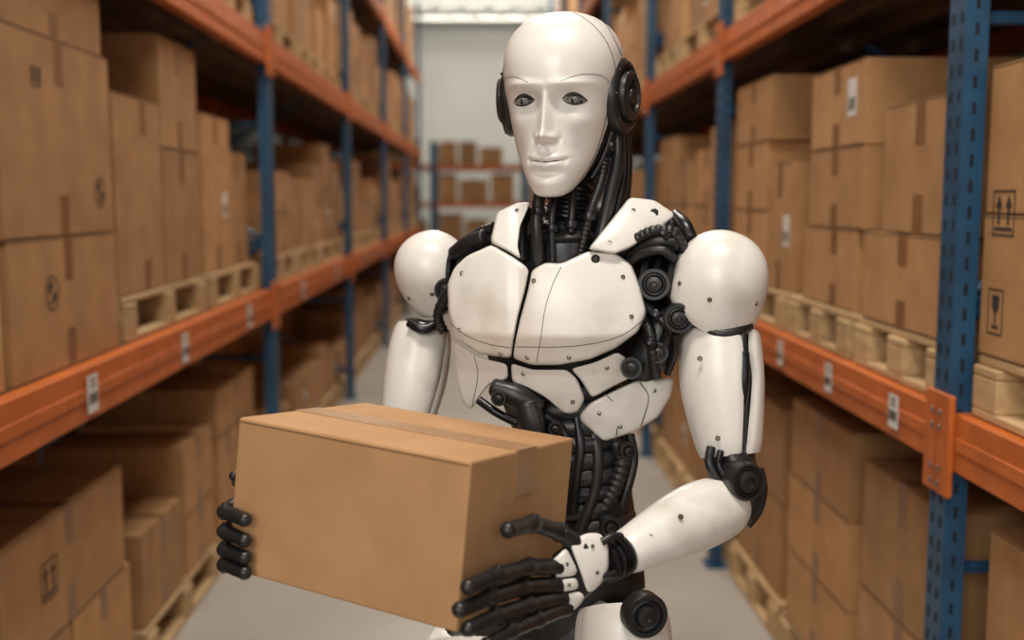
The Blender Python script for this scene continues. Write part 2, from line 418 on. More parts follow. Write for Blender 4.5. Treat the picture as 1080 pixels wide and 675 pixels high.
# ---- rack across the end of the aisle
R=empty('pallet_rack'); mu=MB(); mo=MB(); md=MB()
ye=19.0
for x in(-2.6,-.9,.7,2.3):
    for y in(ye,ye+1): mu.b2((x-.05,y-.04,0),(x+.05,y+.04,2.5))
for zt in(.75,1.45,2.1):
    for xa,xb in((-2.55,-.95),(-.85,.65),(.75,2.25)):
        for y in(ye,ye+1): mo.b2((xa,y-.03,zt-.09),(xb,y+.03,zt))
        md.b2((xa,ye+.03,zt-.03),(xb,ye+.97,zt-.001))
mu.obj('uprights',BLUE,R); mo.obj('beams',ORANGE,R); md.obj('deck',DECK,R)
for zt in(0,.75,1.45,2.1):
    for xa,xb in((-2.5,-1.0),(-.8,.62),(.8,2.2)):
        x=xa
        while x+.3<xb:
            w=random.choice([.3,.4,.5]); w=min(w,round(xb-x-.05,1))
            o=bpy.data.objects.new('cardboard_box',box_mesh(w,.6,random.choice([.3,.4,.5,.5]),0)); sc.collection.objects.link(o); o.location=(x+w/2,ye+.4,zt+.002)
            x+=w+.05

# ------------------------------------------------------------------ printed symbols (children of their boxes)
def symbol(parent,side,face,y,z,s,kind):
    mb=MB(); x=side*(face-.0012)
    def pt(a,b): return (x,y+(a*s if side<0 else -a*s),z+b*s)
    def q(a0,b0,a1,b1): mb.add([pt(a0,b0),pt(a1,b0),pt(a1,b1),pt(a0,b1)],[(0,1,2,3)])
    def poly(l): mb.add([pt(*k) for k in l],[tuple(range(len(l)))])
    def ring(r,w,n=28,cx=0,cy=0):
        for i in range(n):
            t=2*math.pi*i/n;t2=2*math.pi*(i+1)/n
            mb.add([pt(cx+math.cos(t)*r,cy+math.sin(t)*r),pt(cx+math.cos(t2)*r,cy+math.sin(t2)*r),pt(cx+math.cos(t2)*(r-w),cy+math.sin(t2)*(r-w)),pt(cx+math.cos(t)*(r-w),cy+math.sin(t)*(r-w))],[(0,1,2,3)])
    def frame(a,b,w=.045):
        q(-a,-b,a,-b+w);q(-a,b-w,a,b);q(-a,-b,-a+w,b);q(a-w,-b,a,b)
    if kind=='arrows':
        frame(.5,.5)
        for c in(-.22,.22): poly([(c-.16,.12),(c+.16,.12),(c,.4)]); q(c-.05,-.25,c+.05,.12)
        q(-.4,-.38,.4,-.31)
    if kind=='glass':
        frame(.4,.58)
        poly([(-.2,.42),(.2,.42),(.17,.1),(.04,-.05),(-.04,-.05),(-.17,.1)]); q(-.035,-.35,.035,-.05); q(-.18,-.42,.18,-.35)
    if kind=='barcode':
        a=-.5
        for w,g in[(.05,.07),(.03,.06),(.06,.07),(.04,.08),(.03,.05),(.06,.07),(.04,.07),(.05,.06),(.04,.07),(.05,0)]: q(a,-.3,a+w,.35); a+=w+g
        for k in range(5): q(-.5+k*.2,-.46,-.38+k*.2,-.37)
    if kind=='globe':
        ring(.5,.05); poly([(-.3,.2),(-.05,.38),(.1,.2),(-.1,.05),(-.2,-.1)]); poly([(.05,-.02),(.28,.08),(.3,-.15),(.1,-.34),(.02,-.2)]); poly([(-.3,-.2),(-.12,-.22),(-.1,-.36)])
    o=mb.obj('printed_symbol',INK,None,recalc=False)
    o.parent=parent; 
    loc=parent.location; o.matrix_parent_inverse=(Matrix.Translation(loc)@parent.rotation_euler.to_matrix().to_4x4()).inverted()
symbol(a1,-1,A,2.66,1.275,.085,'globe'); symbol(a2,-1,A,2.62,1.79,.06,'barcode'); symbol(a2,-1,A,3.02,1.52,.08,'globe')
symbol(al,-1,A+.04,2.66,.56,.10,'arrows')
symbol(r2,1,B+.01,2.005,1.475,.085,'arrows'); symbol(r1,1,B+.01,2.02,1.29,.075,'glass')

# ------------------------------------------------------------------ held box
hb=empty('held_cardboard_box')
n0=P(497,487,1.12); lft=P(252,440,1.27); rgt=P(605,462,1.336)
ex=(lft-n0); W=ex.length; ex.normalize(); ey=(rgt-n0); ey=(ey-ex*ey.dot(ex)); D=.246; ey.normalize(); ez=ey.cross(ex).normalized()
if ez.z<0: ez=-ez
HH=.18
Mx=Matrix((ex,ey,ez)).transposed().to_4x4(); Mx.translation=n0-ez*HH
def xf(mb):
    mb.v=[tuple(Mx@V(p)) for p in mb.v]; return mb
mb=MB(); mb.b2((0,0,0),(W,D,HH)); xf(mb).obj('carton',CARDH,hb,bevel=.0028)
mb=MB(); e=.0007
mb.b2((0,D*.5-.0009,HH-.001),(W,D*.5+.0009,HH+.0004),1)
mb.b2((-e,D*.5-.023,HH),(W+e,D*.5+.023,HH+e),0)
mb.b2((-e,D*.5-.023,HH-.052),(0,D*.5+.023,HH+e),0); mb.b2((W,D*.5-.023,HH-.052),(W+e,D*.5+.023,HH+e),0)
mb.b2((.003,-.0004,HH-.0050),(W-.003,.0004,HH-.0040),1)
xf(mb).obj('tape',[TAPEH,EDGE],hb)

# ================================================================== ROBOT
RB=empty('humanoid_robot',(0,0,0))
TY=math.radians(20)
TX=V((math.cos(TY),-math.sin(TY),0)); TF=V((-math.sin(TY),-math.cos(TY),0))
def sst(a,b,x):
    t=max(0,min(1,(x-a)/(b-a))); return t*t*(3-2*t)
def surf(u,v):
    x=(u-548)/767; dv=(v-335)/767
    d=1.445-.36*x+(2.0 if x>0 else 3.0)*x*x+(1.9 if dv<0 else .6)*dv*dv
    d+=.005*math.exp(-((u-547)/8)**2)
    edge=354-.0010*(u-600)**2*(1 if u>600 else .4)
    k=max(0,v-edge)/767
    k=k if k<.055 else .055+(k-.055)*.15
    d+=.58*k*sst(0,9,v-edge)
    return d
def plate(mb,outl,lift=.008,th=.010,sf=surf,off=0,mi=0,ch=1,rings=14,crown=.0):
    pts=[V((a,b)) for a,b in outl]
    q=[]
    for i in range(len(pts)):
        a=pts[i];b=pts[(i+1)%len(pts)]; n=max(2,int((b-a).length/4))
        for k in range(n): q.append(a+(b-a)*k/n)
    for _ in range(ch):
        q=[(q[i-1]+q[i]*2+q[(i+1)%len(q)])/4 for i in range(len(q))]
    c=sum(q,V((0,0)))/len(q)
    N=len(q); size=sum((p-c).length for p in q)/N
    prof=[(1.0,-th,0),(1.0,0,0)]+[(1-px/size,h,0) for px,h in((.35,.35),(1.1,.75),(2.4,1.0))]
    s0=prof[-1][0]
    for k in range(1,rings): s_=s0*(1-k/rings); prof.append((s_,1,1-s_*s_))
    R=[]
    for s_,h,cr in prof:
        r=[]
        for p in q:
            w=c+(p-c)*s_
            d=sf(w.x,w.y)+off-(h*lift if h>0 else h)-crown*cr
            r.append(P(w.x,w.y,d))
        R.append(r)
    mb.rings(R,mi,True)
def bolt(mb,p,n,r=.0035,mi=0):
    mb.rev(V(p)-V(n).normalized()*.002,n,[(0,r),(.003,r),(.0038,r*.75),(.0026,r*.6),(.0026,.0001)],14,mi)

# ---- torso core
mb=MB()
def C(u,v,d,rx,ry): return (P(u,v,d),rx,ry)
mb.limb([C(596,228,1.595,.075,.045),C(598,245,1.59,.115,.065),C(600,280,1.585,.135,.085),C(598,330,1.58,.130,.088),C(596,380,1.575,.112,.080),C(600,430,1.57,.090,.07),C(612,490,1.56,.070,.06),C(616,545,1.57,.074,.062),C(612,600,1.58,.095,.07),C(600,650,1.59,.115,.08),C(598,690,1.59,.10,.075)],TX,40,0,5,.9)
mb.obj('torso_frame',DARK,RB)
# ---- chest & belly plates
mb=MB()
plate(mb,[(492,270),(519,258),(545,273),(558,284),(554,305),(546,335),(541,362),(539,378),(505,373),(480,356),(473,331),(472,300),(479,283)],.010,.020)
plate(mb,[(561,285),(575,277),(592,278),(620,265),(648,266),(666,279),(675,302),(682,330),(673,350),(650,367),(622,379),(590,385),(560,385),(541,378),(543,362),(549,335),(557,306)],.010,.020)
plate(mb,[(524,224),(545,214),(560,213),(549,238),(546,262),(550,274),(534,264),(517,256)],.008,.014,off=-.004)
plate(mb,[(664,208),(690,211),(714,227),(690,246),(664,262),(648,268),(620,263),(632,248),(648,228)],.010,.016,off=-.012,crown=.004)
plate(mb,[(479,360),(504,377),(535,384),(536,400),(517,404),(506,418),(497,433),(487,424),(481,395)],.006,.014,off=-.004)
plate(mb,[(539,383),(562,390),(598,390),(609,400),(617,421),(609,435),(596,437),(575,419),(553,407),(540,403)],.006,.014,off=-.004)
plate(mb,[(602,389),(628,382),(652,371),(664,381),(670,396),(648,407),(624,420),(613,401)],.006,.014,off=-.002)
plate(mb,[(622,425),(650,411),(672,401),(711,399),(708,418),(694,440),(668,456),(636,466),(612,444),(611,438)],.008,.016,off=-.002,crown=.004)
mb.obj('chest_armour',WHITE,RB)
mb=MB()
def sline(pts,r=.0009,lift=.010,off=0):
    q=cat([(a,b) for a,b in pts],8)
    mb.tube([P(u,v,surf(u,v)-lift+off-.0002) for u,v in q],r,6,0,1)
sline([(592,281),(583,300),(575,325),(571,352),(566,382)],.0004)
sline([(678,338),(655,354),(622,363),(590,366),(545,366)],.0005)
sline([(476,342),(492,354),(515,363),(539,367)],.0005)
sline([(640,417),(652,432),(650,460)],.0006,.008,-.004)
sline([(675,403),(684,420),(676,450)],.0006,.008,-.005)
sline([(500,376),(504,396),(498,428)],.0005,.006,-.004)
mb.obj('armour_seams',SEAM,RB)
mb=MB()
for u,v,l,o_ in[(563,296,.010,0),(657,292,.010,0),(666,334,.010,0),(600,377,.010,0),(556,377,.010,0),(487,288,.010,0),(485,348,.010,0),(528,373,.010,0),(545,222,.008,-.004),(668,222,.010,-.014),(643,256,.010,-.013),(552,394,.006,-.004),(604,424,.006,-.004),(640,388,.006,-.002),(632,436,.008,-.004),(690,412,.008,-.004),(654,450,.008,-.004)]:
    bolt(mb,P(u,v,surf(u,v)-l+o_),-fw+V((0,0,.1)),.0030)
mb.obj('armour_bolts',BRASS,RB)
mb=MB(); bolt(mb,P(628,273,surf(628,273)-.0105),-fw,.0058); bolt(mb,P(690,224,surf(690,224)-.024),-fw,.0055); mb.obj('sensor_ports',BLK,RB)

# ---- neck
mb=MB()
mb.tube([P(603,175,1.535),P(601,215,1.535),P(594,268,1.545)],[.036,.035,.042],32,0,8,ribs=.011)
mb.limb([(P(594,246,1.535),.052,.050),(P(594,256,1.533),.060,.056),(P(592,282,1.54),.074,.060)],TX,36,1)
mb.limb([(P(594,250,1.53),.057,.057),(P(594,254,1.53),.060,.060)],TX,36,0,2)
for pts,r,rb in[([(650,130,1.505),(652,165,1.50),(644,205,1.49),(636,240,1.482),(626,275,1.485)],.0095,0),([(640,155,1.50),(634,190,1.487),(622,226,1.477),(610,278,1.485)],.007,.006),([(572,190,1.485),(567,220,1.475),(566,245,1.472),(569,282,1.482)],.0085,0),([(586,200,1.485),(582,235,1.475),(583,282,1.48)],.005,0),([(556,222,1.52),(550,240,1.505),(550,275,1.50)],.009,0),([(604,195,1.49),(603,232,1.482),(598,282,1.485)],.006,0)]:
    mb.tube([P(*p) for p in pts],r,14,0,8,ribs=rb)
mb.tube([P(657,140,1.52),P(657,190,1.515),P(650,225,1.50),P(643,262,1.49)],.008,12,1,8)
mb.tube([P(660,130,1.535),P(662,170,1.535),P(660,205,1.53),P(654,240,1.52)],.007,12,0,8)
for u,v,d in((622,228,1.472),(568,222,1.468),(583,240,1.470),(603,236,1.474)): mb.cyl(P(u,v-4,d+.003),P(u-1,v+5,d+.003),.0095,16,1)
mb.obj('neck',[BLK,GUN],RB)

# ---- head
HYA=math.radians(19)
HO=V((.1065,1.5166,1.628)); HX=V((math.cos(HYA),-math.sin(HYA),0)); HYv=V((-math.sin(HYA),-math.cos(HYA),0)); HZ=V((0,0,1))
def HW(x,y,z): return HO+(HX*x+HYv*y+HZ*z)*.01
tab=[(-12.5,.02,6.8,6.4),(-12.45,.9,7.4,5.4),(-12.25,1.7,7.85,4.2),(-11.8,2.35,8.1,2.8),(-11,3.0,8.25,1.0),(-9.6,3.95,8.4,-1.5),(-8,4.85,8.4,-3.8),(-6,5.7,8.35,-6.2),(-4,6.35,8.3,-8.0),(-2,6.9,8.45,-9.2),(0,7.35,8.7,-10),(2,7.75,9.15,-10.5),(4,8.05,9.2,-10.7),(6,8.05,8.9,-10.6),(8,7.65,8.1,-10.1),(9.8,6.7,6.8,-9.0),(11.2,5.2,4.9,-7.2),(12.1,3.3,2.6,-5.0),(12.45,1.5,.6,-3.0),(12.5,.02,-1.1,-1.3)]
rows=cat(tab,13); NC=320
def g(a,s): return math.exp(-(a/s)**2)
EX=3.45; EZ=.1
def almond(x,z):
    dx=(abs(x)-EX)/1.55
    if abs(dx)>=1: return -1
    hgt=(1-dx*dx)
    dz=z-EZ+ .10*dx
    return hgt-(abs(dz)/(.74 if dz>0 else .55))
def feat(x,z):
    ax=abs(x); d=0
    d-=1.35*g(ax-2.9,1.65)*g(z-.25,1.15)
    d-=.45*g(ax-1.6,.75)*g(z+.1,1.2)
    d+=.60*g(z-2.05-.05*(ax-3),.60)*g(ax-3.2,2.3)
    if z<2.2 and z>-6.6:
        t=(1.6-z)/6.4
        t=max(0,min(1,t)); hgt=.15+2.1*t**1.05
        cut=sst(-5.9,-4.6,z)*sst(2.2,.4,z)
        wd=.56+.34*t
        d+=hgt*cut*math.exp(-abs(x/wd)**1.9)
    d+=.62*g(ax-1.05,.46)*g(z+4.85,.55)
    d+=.40*g(x,.75)*g(z+4.7,.65)
    d-=.40*g(ax-.65,.3)*g(z+5.6,.2)
    d-=.25*g(ax-1.75,.3)*g(z+4.9,.6)
    d-=.22*g(x,.35)*g(z+6.6,.5)
    d+=.30*g(z+7.7,1.5)*g(x,2.8)
    zl=-7.85+.045*x*x-.06*g(x,.5)
    d+=.45*g(z-zl-.45,.38)*g(x,1.8)
    d+=.55*g(z-zl+.55,.46)*g(x,1.45)
    d-=.50*g(z-zl,.14)*g(x,2.0)
    d-=.22*g(ax-2.4,.35)*g(z+7.7,.45)
    d-=.38*g(z+9.3,.5)*g(x,1.9)
    d+=.50*g(z+10.8,1.0)*g(x,1.8)
    d+=.50*g(ax-4.5,1.4)*g(z+2.7,1.2)
    d-=.50*g(ax-4.2,1.4)*g(z+6.6,2.0)
    d-=.14*g(ax-2.0-.18*max(0,-5-z),.45)*g(z+6.2,1.3)
    d-=.20*g(ax-3.2,1.3)*g(z+1.5,.35)
    al=almond(x,z)
    d+=.16*sst(-.55,-.1,al)*sst(.15,-.05,al)
    d-=.95*sst(-.04,.14,al)
    return d
mbh=MB(); R=[]
for z,w,f,bk in rows:
    r=[]; c=(f+bk)/2; h=(f-bk)/2
    for j in range(NC):
        th=2*math.pi*j/NC; a=th-.5*math.sin(th)
        sn=math.sin(a);cs=math.cos(a)
        x=w*math.copysign(abs(sn)**.94,sn); y=c+h*math.copysign(abs(cs)**.90,cs)
        if cs>0: y+=feat(x,z)*sst(.05,.45,cs)
        r.append(HW(x,y,z))
    R.append(r)
mbh.rings(R,0,True)
head=mbh.obj('head',[WFACE,DARK],RB,autosm=False)
for p in head.data.polygons:
    q=p.center-HO; x=q.dot(HX)*100;y=q.dot(HYv)*100;z=q.dot(HZ)*100
    if (z<-1.8 and y<1.2+(-z-1.8)*.22) or (z<-12.0 and y<5.8): p.material_index=1
bvh=BVHTree.FromPolygons([v.co.copy() for v in head.data.vertices],[tuple(p.vertices) for p in head.data.polygons])
def hs(phi,z,lift=.0002):
    a=math.radians(phi); dr=(HX*math.sin(a)+HYv*math.cos(a))
    cpt=HW(0,-1,z); o=cpt+dr*.3
    h=bvh.ray_cast(o,-dr)
    return (h[0]+dr*lift) if h[0] else cpt
def hf(x,z,lift=.0002):
    h=bvh.ray_cast(HW(x,25,z),-HYv); return h[0]+HYv*lift
mb=MB()
def hl(pts,r=.0006):
    q=cat(pts,8); mb.tube([hs(*p) for p in q],r,6,0,1)
hl([(30,12.0),(42,10.5),(54,8.2),(64,5.4),(70,3.2)],.0005)
hl([(70,3.2),(64,1.2),(62,-1.5),(60,-4),(54,-6.5),(44,-8.8),(34,-10.4)],.0006)
hl([(-70,3.2),(-64,1.2),(-62,-1.5),(-60,-4),(-54,-6.5),(-44,-8.8)],.0006)
hl([(58,2.6),(45,3.3),(30,3.3),(20,2.9),(12,2.3)],.0003); hl([(-58,2.6),(-45,3.3),(-30,3.3),(-20,2.9),(-12,2.3)],.0003)
hl([(88,6.5),(76,8.0),(74,9.8),(84,11.2)],.0005)
hl([(110,-2.0),(100,-3.5),(92,-4.4),(84,-5.8),(74,-7.4),(62,-8.9)],.0008)
mb.tube([hf(x,-7.85+.045*x*x-.06*g(x,.5),.0003) for x in(-2.2,-1.7,-1.1,-.5,0,.5,1.1,1.7,2.2)],[.0002,.0006,.0007,.0008,.0008,.0008,.0007,.0006,.0002],6,0,3)
mb.obj('head_seams',SEAM,RB)
mb=MB()
def smooth(l,n=8):
    for _ in range(n): l=[l[0]]+[(l[i-1]+l[i]*2+l[i+1])/4 for i in range(1,len(l)-1)]+[l[-1]]
    return l
for sgn in(-1,1):
    up_=[];lo=[]
    for k in range(-14,15):
        dx=k/14; x=sgn*(EX+dx*1.58); hg=(1-dx*dx)
        up_.append(hf(x,EZ-.10*dx+.74*hg+.12,.0004)-HZ*.0008); lo.append(hf(x,EZ-.10*dx-.55*hg-.10,.0003)+HZ*.0004)
    up_=smooth(up_,5); lo=smooth(lo,5)
    n=len(up_); mb.tube(up_,[.0005+.0014*math.sin(math.pi*i/(n-1)) for i in range(n)],8,0,2)
    mb.tube(lo,[.0004+.0006*math.sin(math.pi*i/(n-1)) for i in range(n)],8,0,2)
mb.obj('eyelids',SEAM,RB)
mb=MB()
gaze=(V((-.085,-1,-.06))).normalized()
for sgn in(-1,1):
    h0=hf(sgn*EX,EZ+1.0,0)
    front=HW(sgn*EX,0,EZ)+HYv*((h0-HO).dot(HYv)-.0032)
    r=.0142; c=front-HYv*r
    mb.ball(c,r,0,28)
    ra=.0078
    mb.rev(c+gaze*math.sqrt(r*r-ra*ra),gaze,[(-.0004,ra),(.0004,ra*.97),(.0017,ra*.5),(.0020,.0001)],28,1)
    mb.rev(c+gaze*(math.sqrt(r*r-ra*ra)+.0015),gaze,[(-.0004,ra*.5),(.0007,ra*.45),(.0009,.0001)],20,2)
mb.obj('eyes',[SCL,IRIS,PUP],RB)
# ear modules
mb=MB()
for sgn in(-1,1):
    c=HW(sgn*6.95,-1.9,1.2); ax=(HX*sgn+HYv*.14).normalized()
    prof=[(0,.046),(.010,.047),(.015,.044),(.0165,.039),(.0140,.037),(.0140,.031),(.021,.030),(.0235,.026),(.0235,.020),(.020,.0185),(.020,.011),(.023,.010),(.024,.0001)]
    mb.rev(c,ax,[(h*1.15,r*1.10) for h,r in prof],44,0)
    mb.rev(c+ax*.0161,ax,[(0,.0425),(.0017,.042),(.0017,.0375),(0,.037)],44,1)
    mb.rev(c+ax*.0230,ax,[(0,.020),(.0012,.0195),(.0012,.015),(0,.0145)],30,1)
    for k in range(8):
        t=k*math.pi/4; a=HZ; b=ax.cross(a)
        bolt(mb,c+ax*.0180+(a*math.cos(t)+b*math.sin(t))*.0455,ax,.0018,1)
    mb.limb([(HW(sgn*6.9,-3.4,5.4),.010,.018),(HW(sgn*7.4,-4.6,1.5),.014,.032),(HW(sgn*6.6,-4.2,-3.0),.012,.022),(HW(sgn*5.6,-2.6,-6.5),.010,.016)],HX,20,0)
    mb.tube([HW(sgn*7.1,-.8,-1.8),HW(sgn*6.6,-.9,-4),HW(sgn*5.6,-.7,-7),HW(sgn*4.1,.2,-10)],.006,10,1,6)
    if sgn>0: mb.cyl(HW(sgn*6.0,-1.4,-5.4),HW(sgn*7.1,-1.4,-5.4),.011,20,1)
mb.limb([(HW(0,-3,-5),.045,.045),(HW(0,-2.5,-8),.040,.042),(HW(0,-2,-11),.034,.036)],HX,24,0)
mb.obj('ear_modules',[BLK,GUN],RB)

# ---- shoulders : cap with a skirt
def cap(mb,c,pole,fr,r3,skirt,th=.006,mi=0,nphi=56,nt=16,ns=8,shrink=.05):
    pole=V(pole).normalized(); a=(V(fr)-pole*V(fr).dot(pole)).normalized(); b=a.cross(pole)
    rows_=[]
    for i in range(nt+1):
        t=max(math.pi/2*i/nt,.01); rows_.append((math.sin(t)**.90,math.cos(t)**.95 if i<nt else 0,0))
    for i in range(1,ns+1): rows_.append((1,0,i/ns))
    outer=[];inner=[]
    for i,(s_,h,k) in enumerate(rows_):
        eo=[];ei=[]
        last=len(rows_)-1-i
        kk=1-(.045 if last==0 else(.01 if last==1 else 0))
        for j in range(nphi):
            ph=2*math.pi*j/nphi
            L=skirt(ph)*k
            rad=s_*(1-shrink*k*k)*kk
            o=a*math.cos(ph)*r3[1]*rad+b*math.sin(ph)*r3[0]*rad+pole*(h*r3[2]-L)
            n_=(a*math.cos(ph)*s_+b*math.sin(ph)*s_+pole*h); n_=n_.normalized() if n_.length>0 else pole
            eo.append(c+o); ei.append(c+o-n_*th)
        outer.append(eo);inner.append(ei)
    mb.rings(outer+inner[::-1],mi,True)
    return pole,a,b
mb=MB()
RR3=(.065,.067,.074); LR3=(.059,.062,.067)
cR=P(757,301,1.455)
pR,aR,bR=cap(mb,cR,(.24,-.20,.95),(-.15,-1,0),RR3,lambda p:.038+.013*math.cos(p)+.012*math.sin(p)*(-1))
cL=P(459,289,1.66)
pL,aL,bL=cap(mb,cL,(-.46,-.25,.84),(-.1,-1,0),LR3,lambda p:.034+.013*math.cos(p))
mb.obj('shoulder_shells',WHITE,RB)
mb=MB()
def cappt(c,pole,a,b,r3,ph,t):
    o=a*math.cos(ph)*r3[1]*math.sin(t)**.90+b*math.sin(ph)*r3[0]*math.sin(t)**.90+pole*math.cos(t)**.95*r3[2]
    return c+o,(a*math.cos(ph)*math.sin(t)+b*math.sin(ph)*math.sin(t)+pole*math.cos(t)).normalized()
for cc,pp,aa,bb,r3 in((cR,pR,aR,bR,RR3),(cL,pL,aL,bL,LR3)):
    for ph,t in((-.9,1.42),(.15,1.5),(.9,1.45)):
        x_,n_=cappt(cc,pp,aa,bb,r3,ph,t); bolt(mb,x_-pp*.012,n_,.0032)
mb.obj('shoulder_bolts',BRASS,RB)
mb=MB()
mb.ball(cR+V((0,.005,-.010)),.050,0,28); mb.ball(cL+V((.004,.005,-.010)),.043,0,28)
mb.cyl(P(668,290,1.53),P(745,296,1.47),.034,24,0); mb.cyl(P(520,285,1.60),P(465,290,1.655),.030,24,0)
axR=(P(757,296,1.42)-P(680,290,1.47)).normalized()
for k,(u,r) in enumerate([(688,.050),(702,.054),(716,.050)]):
    p=P(u,296,1.50-.0006*(u-690)); mb.rev(p,axR,[(0,r-.008),(.002,r),(.010,r),(.012,r-.008)],36,k%2)
for k,(u,r) in enumerate([(498,.040),(486,.044),(474,.042)]):
    p=P(u,288,1.61+.0012*(498-u)); mb.rev(p,V((-.9,.3,0)),[(0,r-.006),(.002,r),(.008,r),(.010,r-.006)],30,k%2)
def disc(p,n,r,m0=0,m1=1):
    mb.rev(p,n,[(-.02,r),(0,r),(.003,r*.93),(.003,r*.74),(0,r*.7),(0,r*.5),(.005,r*.45),(.006,r*.2),(.004,r*.15),(.004,.0001)],28,m0)
    mb.rev(V(p)+V(n).normalized()*.0008,n,[(0,r*.72),(.0012,r*.66),(.0012,r*.56),(0,r*.5)],28,m1)
tc_=V((-.25,-.95,.05))
disc(P(716,336,1.420),(-.1,-1,.0),.020); disc(P(690,300,1.437),tc_,.022); disc(P(666,388,1.440),tc_,.015); disc(P(484,330,1.575),tc_,.013); disc(P(470,306,1.60),tc_,.018)
disc(P(694,372,1.452),tc_,.015)
mb.limb([(P(704,330,1.48),.022,.022),(P(690,362,1.48),.026,.024),(P(676,392,1.485),.022,.02),(P(682,408,1.49),.012,.012)],TX,20,0)
mb.limb([(P(712,340,1.45),.014,.014),(P(704,360,1.455),.011,.011),(P(696,385,1.465),.014,.014)],TX,18,1)
mb.limb([(P(664,268,1.475),.014,.016),(P(690,256,1.455),.018,.02),(P(716,252,1.445),.016,.018)],V((0,0,1)),20,0)
mb.limb([(P(512,250,1.55),.012,.014),(P(496,258,1.565),.015,.016),(P(480,268,1.585),.012,.014)],V((0,0,1)),20,0)
for pts,r,mi,rb in[
 ([(650,270,1.468),(668,254,1.445),(692,243,1.432),(712,247,1.432),(722,264,1.44)],.0080,0,.007),
 ([(660,280,1.465),(676,268,1.44),(698,264,1.428),(712,274,1.43)],.0065,0,0),
 ([(676,316,1.46),(690,330,1.445),(705,345,1.44),(714,362,1.445)],.006,0,0),
 ([(680,338,1.46),(686,352,1.45),(688,372,1.452),(692,398,1.465)],.0075,0,.007),
 ([(712,352,1.43),(712,372,1.44),(704,394,1.46)],.005,1,0),
 ([(712,228,1.49),(722,238,1.46),(728,252,1.45)],.010,1,0),
 ([(660,264,1.49),(690,248,1.48),(716,234,1.49)],.014,0,0),
 ([(522,240,1.55),(505,246,1.57),(492,256,1.59),(480,272,1.60)],.0085,0,.007),
 ([(500,264,1.545),(488,276,1.56),(478,296,1.57),(470,318,1.59)],.006,1,0),
 ([(478,300,1.56),(468,316,1.58),(462,334,1.60),(468,350,1.61)],.008,0,.007)]:
    mb.tube([P(*p) for p in pts],r,14,mi,8,ribs=rb)
for u,v,d in[(700,246,1.425),(692,332,1.44),(686,362,1.445),(496,256,1.565),(466,324,1.59)]:
    mb.cyl(P(u+3,v-3,d+.004),P(u-3,v+3,d+.004),.0098,16,1)
mb.obj('shoulder_joints',[BLK,GUN],RB)

# ---- right-hand-side (viewer) arm
mb=MB(); mw=MB(); mbolt=MB()
Zx=V((1,0,0))
ua=[(760,349,1.458,.051),(760,370,1.455,.054),(761,402,1.452,.0555),(765,440,1.446,.050),(770,480,1.44,.041)]
mb.limb([(P(u,v,d),r*.80,r*.80) for u,v,d,r in ua]+[(P(774,500,1.437),.032,.030)],Zx,28,0)
mw.shell([(P(u,v,d),r,r,a0,a1) for (u,v,d,r),(a0,a1) in zip(ua,[(74,262),(68,262),(70,262),(74,262),(80,262)])],Zx,.007,40)
mw.shell([(P(u,v,d),r*1.01,r*1.01,a0,a1) for (u,v,d,r),(a0,a1) in zip(ua,[(-90,44),(-90,50),(-90,46),(-90,54),(-90,64)])],Zx,.007,34)
mb.limb([(P(784,372,1.412),.008,.008),(P(783,400,1.408),.010,.009),(P(782,425,1.410),.007,.007)],Zx,16,1)
mb.tube([P(783,350,1.415),P(783,400,1.408),P(781,450,1.414)],.005,10,0,6)
mb.tube([P(742,340,1.425),P(750,349,1.415),P(765,352,1.41),P(780,349,1.415),P(790,344,1.43)],.007,12,0,6)
eb=P(776,506,1.435)
mb.ball(eb,.031,0,28)
disn=V((.30,-.94,.06))
def disc2(m,p,n,r):
    m.rev(p,n,[(-.035,r*.9),(-.004,r),(0,r),(.004,r*.93),(.004,r*.80),(.001,r*.76),(.001,r*.60),(.006,r*.55),(.007,r*.30),(.004,r*.26),(.004,.0001)],36,0)
    m.rev(V(p)+V(n).normalized()*.0018,n,[(0,r*.78),(.0014,r*.74),(.0014,r*.64),(0,r*.6)],36,1)
disc2(mb,P(788,508,1.378),disn,.025)
mb.limb([(P(772,478,1.415),.016,.014),(P(782,496,1.41),.020,.014),(P(790,520,1.415),.018,.014),(P(785,545,1.42),.014,.012)],Zx,20,0)
for pts,r,mi,rb in[([(750,472,1.408),(748,488,1.400),(755,502,1.398),(766,512,1.40)],.006,0,0),([(760,476,1.403),(758,490,1.395),(765,502,1.392)],.0045,1,0),([(800,494,1.42),(804,515,1.42),(799,538,1.425),(787,554,1.42)],.007,0,0)]:
    mb.tube([P(*p) for p in pts],r,12,mi,6,ribs=rb)
fa=[(774,531,1.425,.033),(760,535,1.412,.041),(735,545,1.386,.0435),(705,559,1.358,.0385),(680,572,1.335,.032),(658,584,1.315,.027)]
Sf=V((0,0,1))
mb.limb([(P(u,v,d),r*.82,r*.82) for u,v,d,r in fa]+[(P(648,589,1.306),.022,.024)],Sf,26,0)
mw.shell([(P(u,v,d),r*.98,r,a0,a1) for (u,v,d,r),(a0,a1) in zip(fa,[(-10,178),(-30,182),(-40,182),(-40,182),(-40,182),(-30,176)])],Sf,.006,40)
mw.shell([(P(u,v,d),r*.98,r,a0,a1) for (u,v,d,r),(a0,a1) in zip(fa,[(186,340),(186,326),(186,316),(186,316),(186,316),(184,322)])],Sf,.006,34)
for u,v,d in[(757,524,1.373),(718,545,1.325),(686,566,1.308)]: bolt(mbolt,P(u,v,d),-fw,.0032)
for u,v,d in[(738,378,1.404),(757,462,1.400),(798,378,1.425),(796,440,1.415)]: bolt(mbolt,P(u,v,d),-fw+V((-.2 if u<760 else .5,0,0)),.0032)
wd=(P(640,592,1.296)-P(662,582,1.318)).normalized()
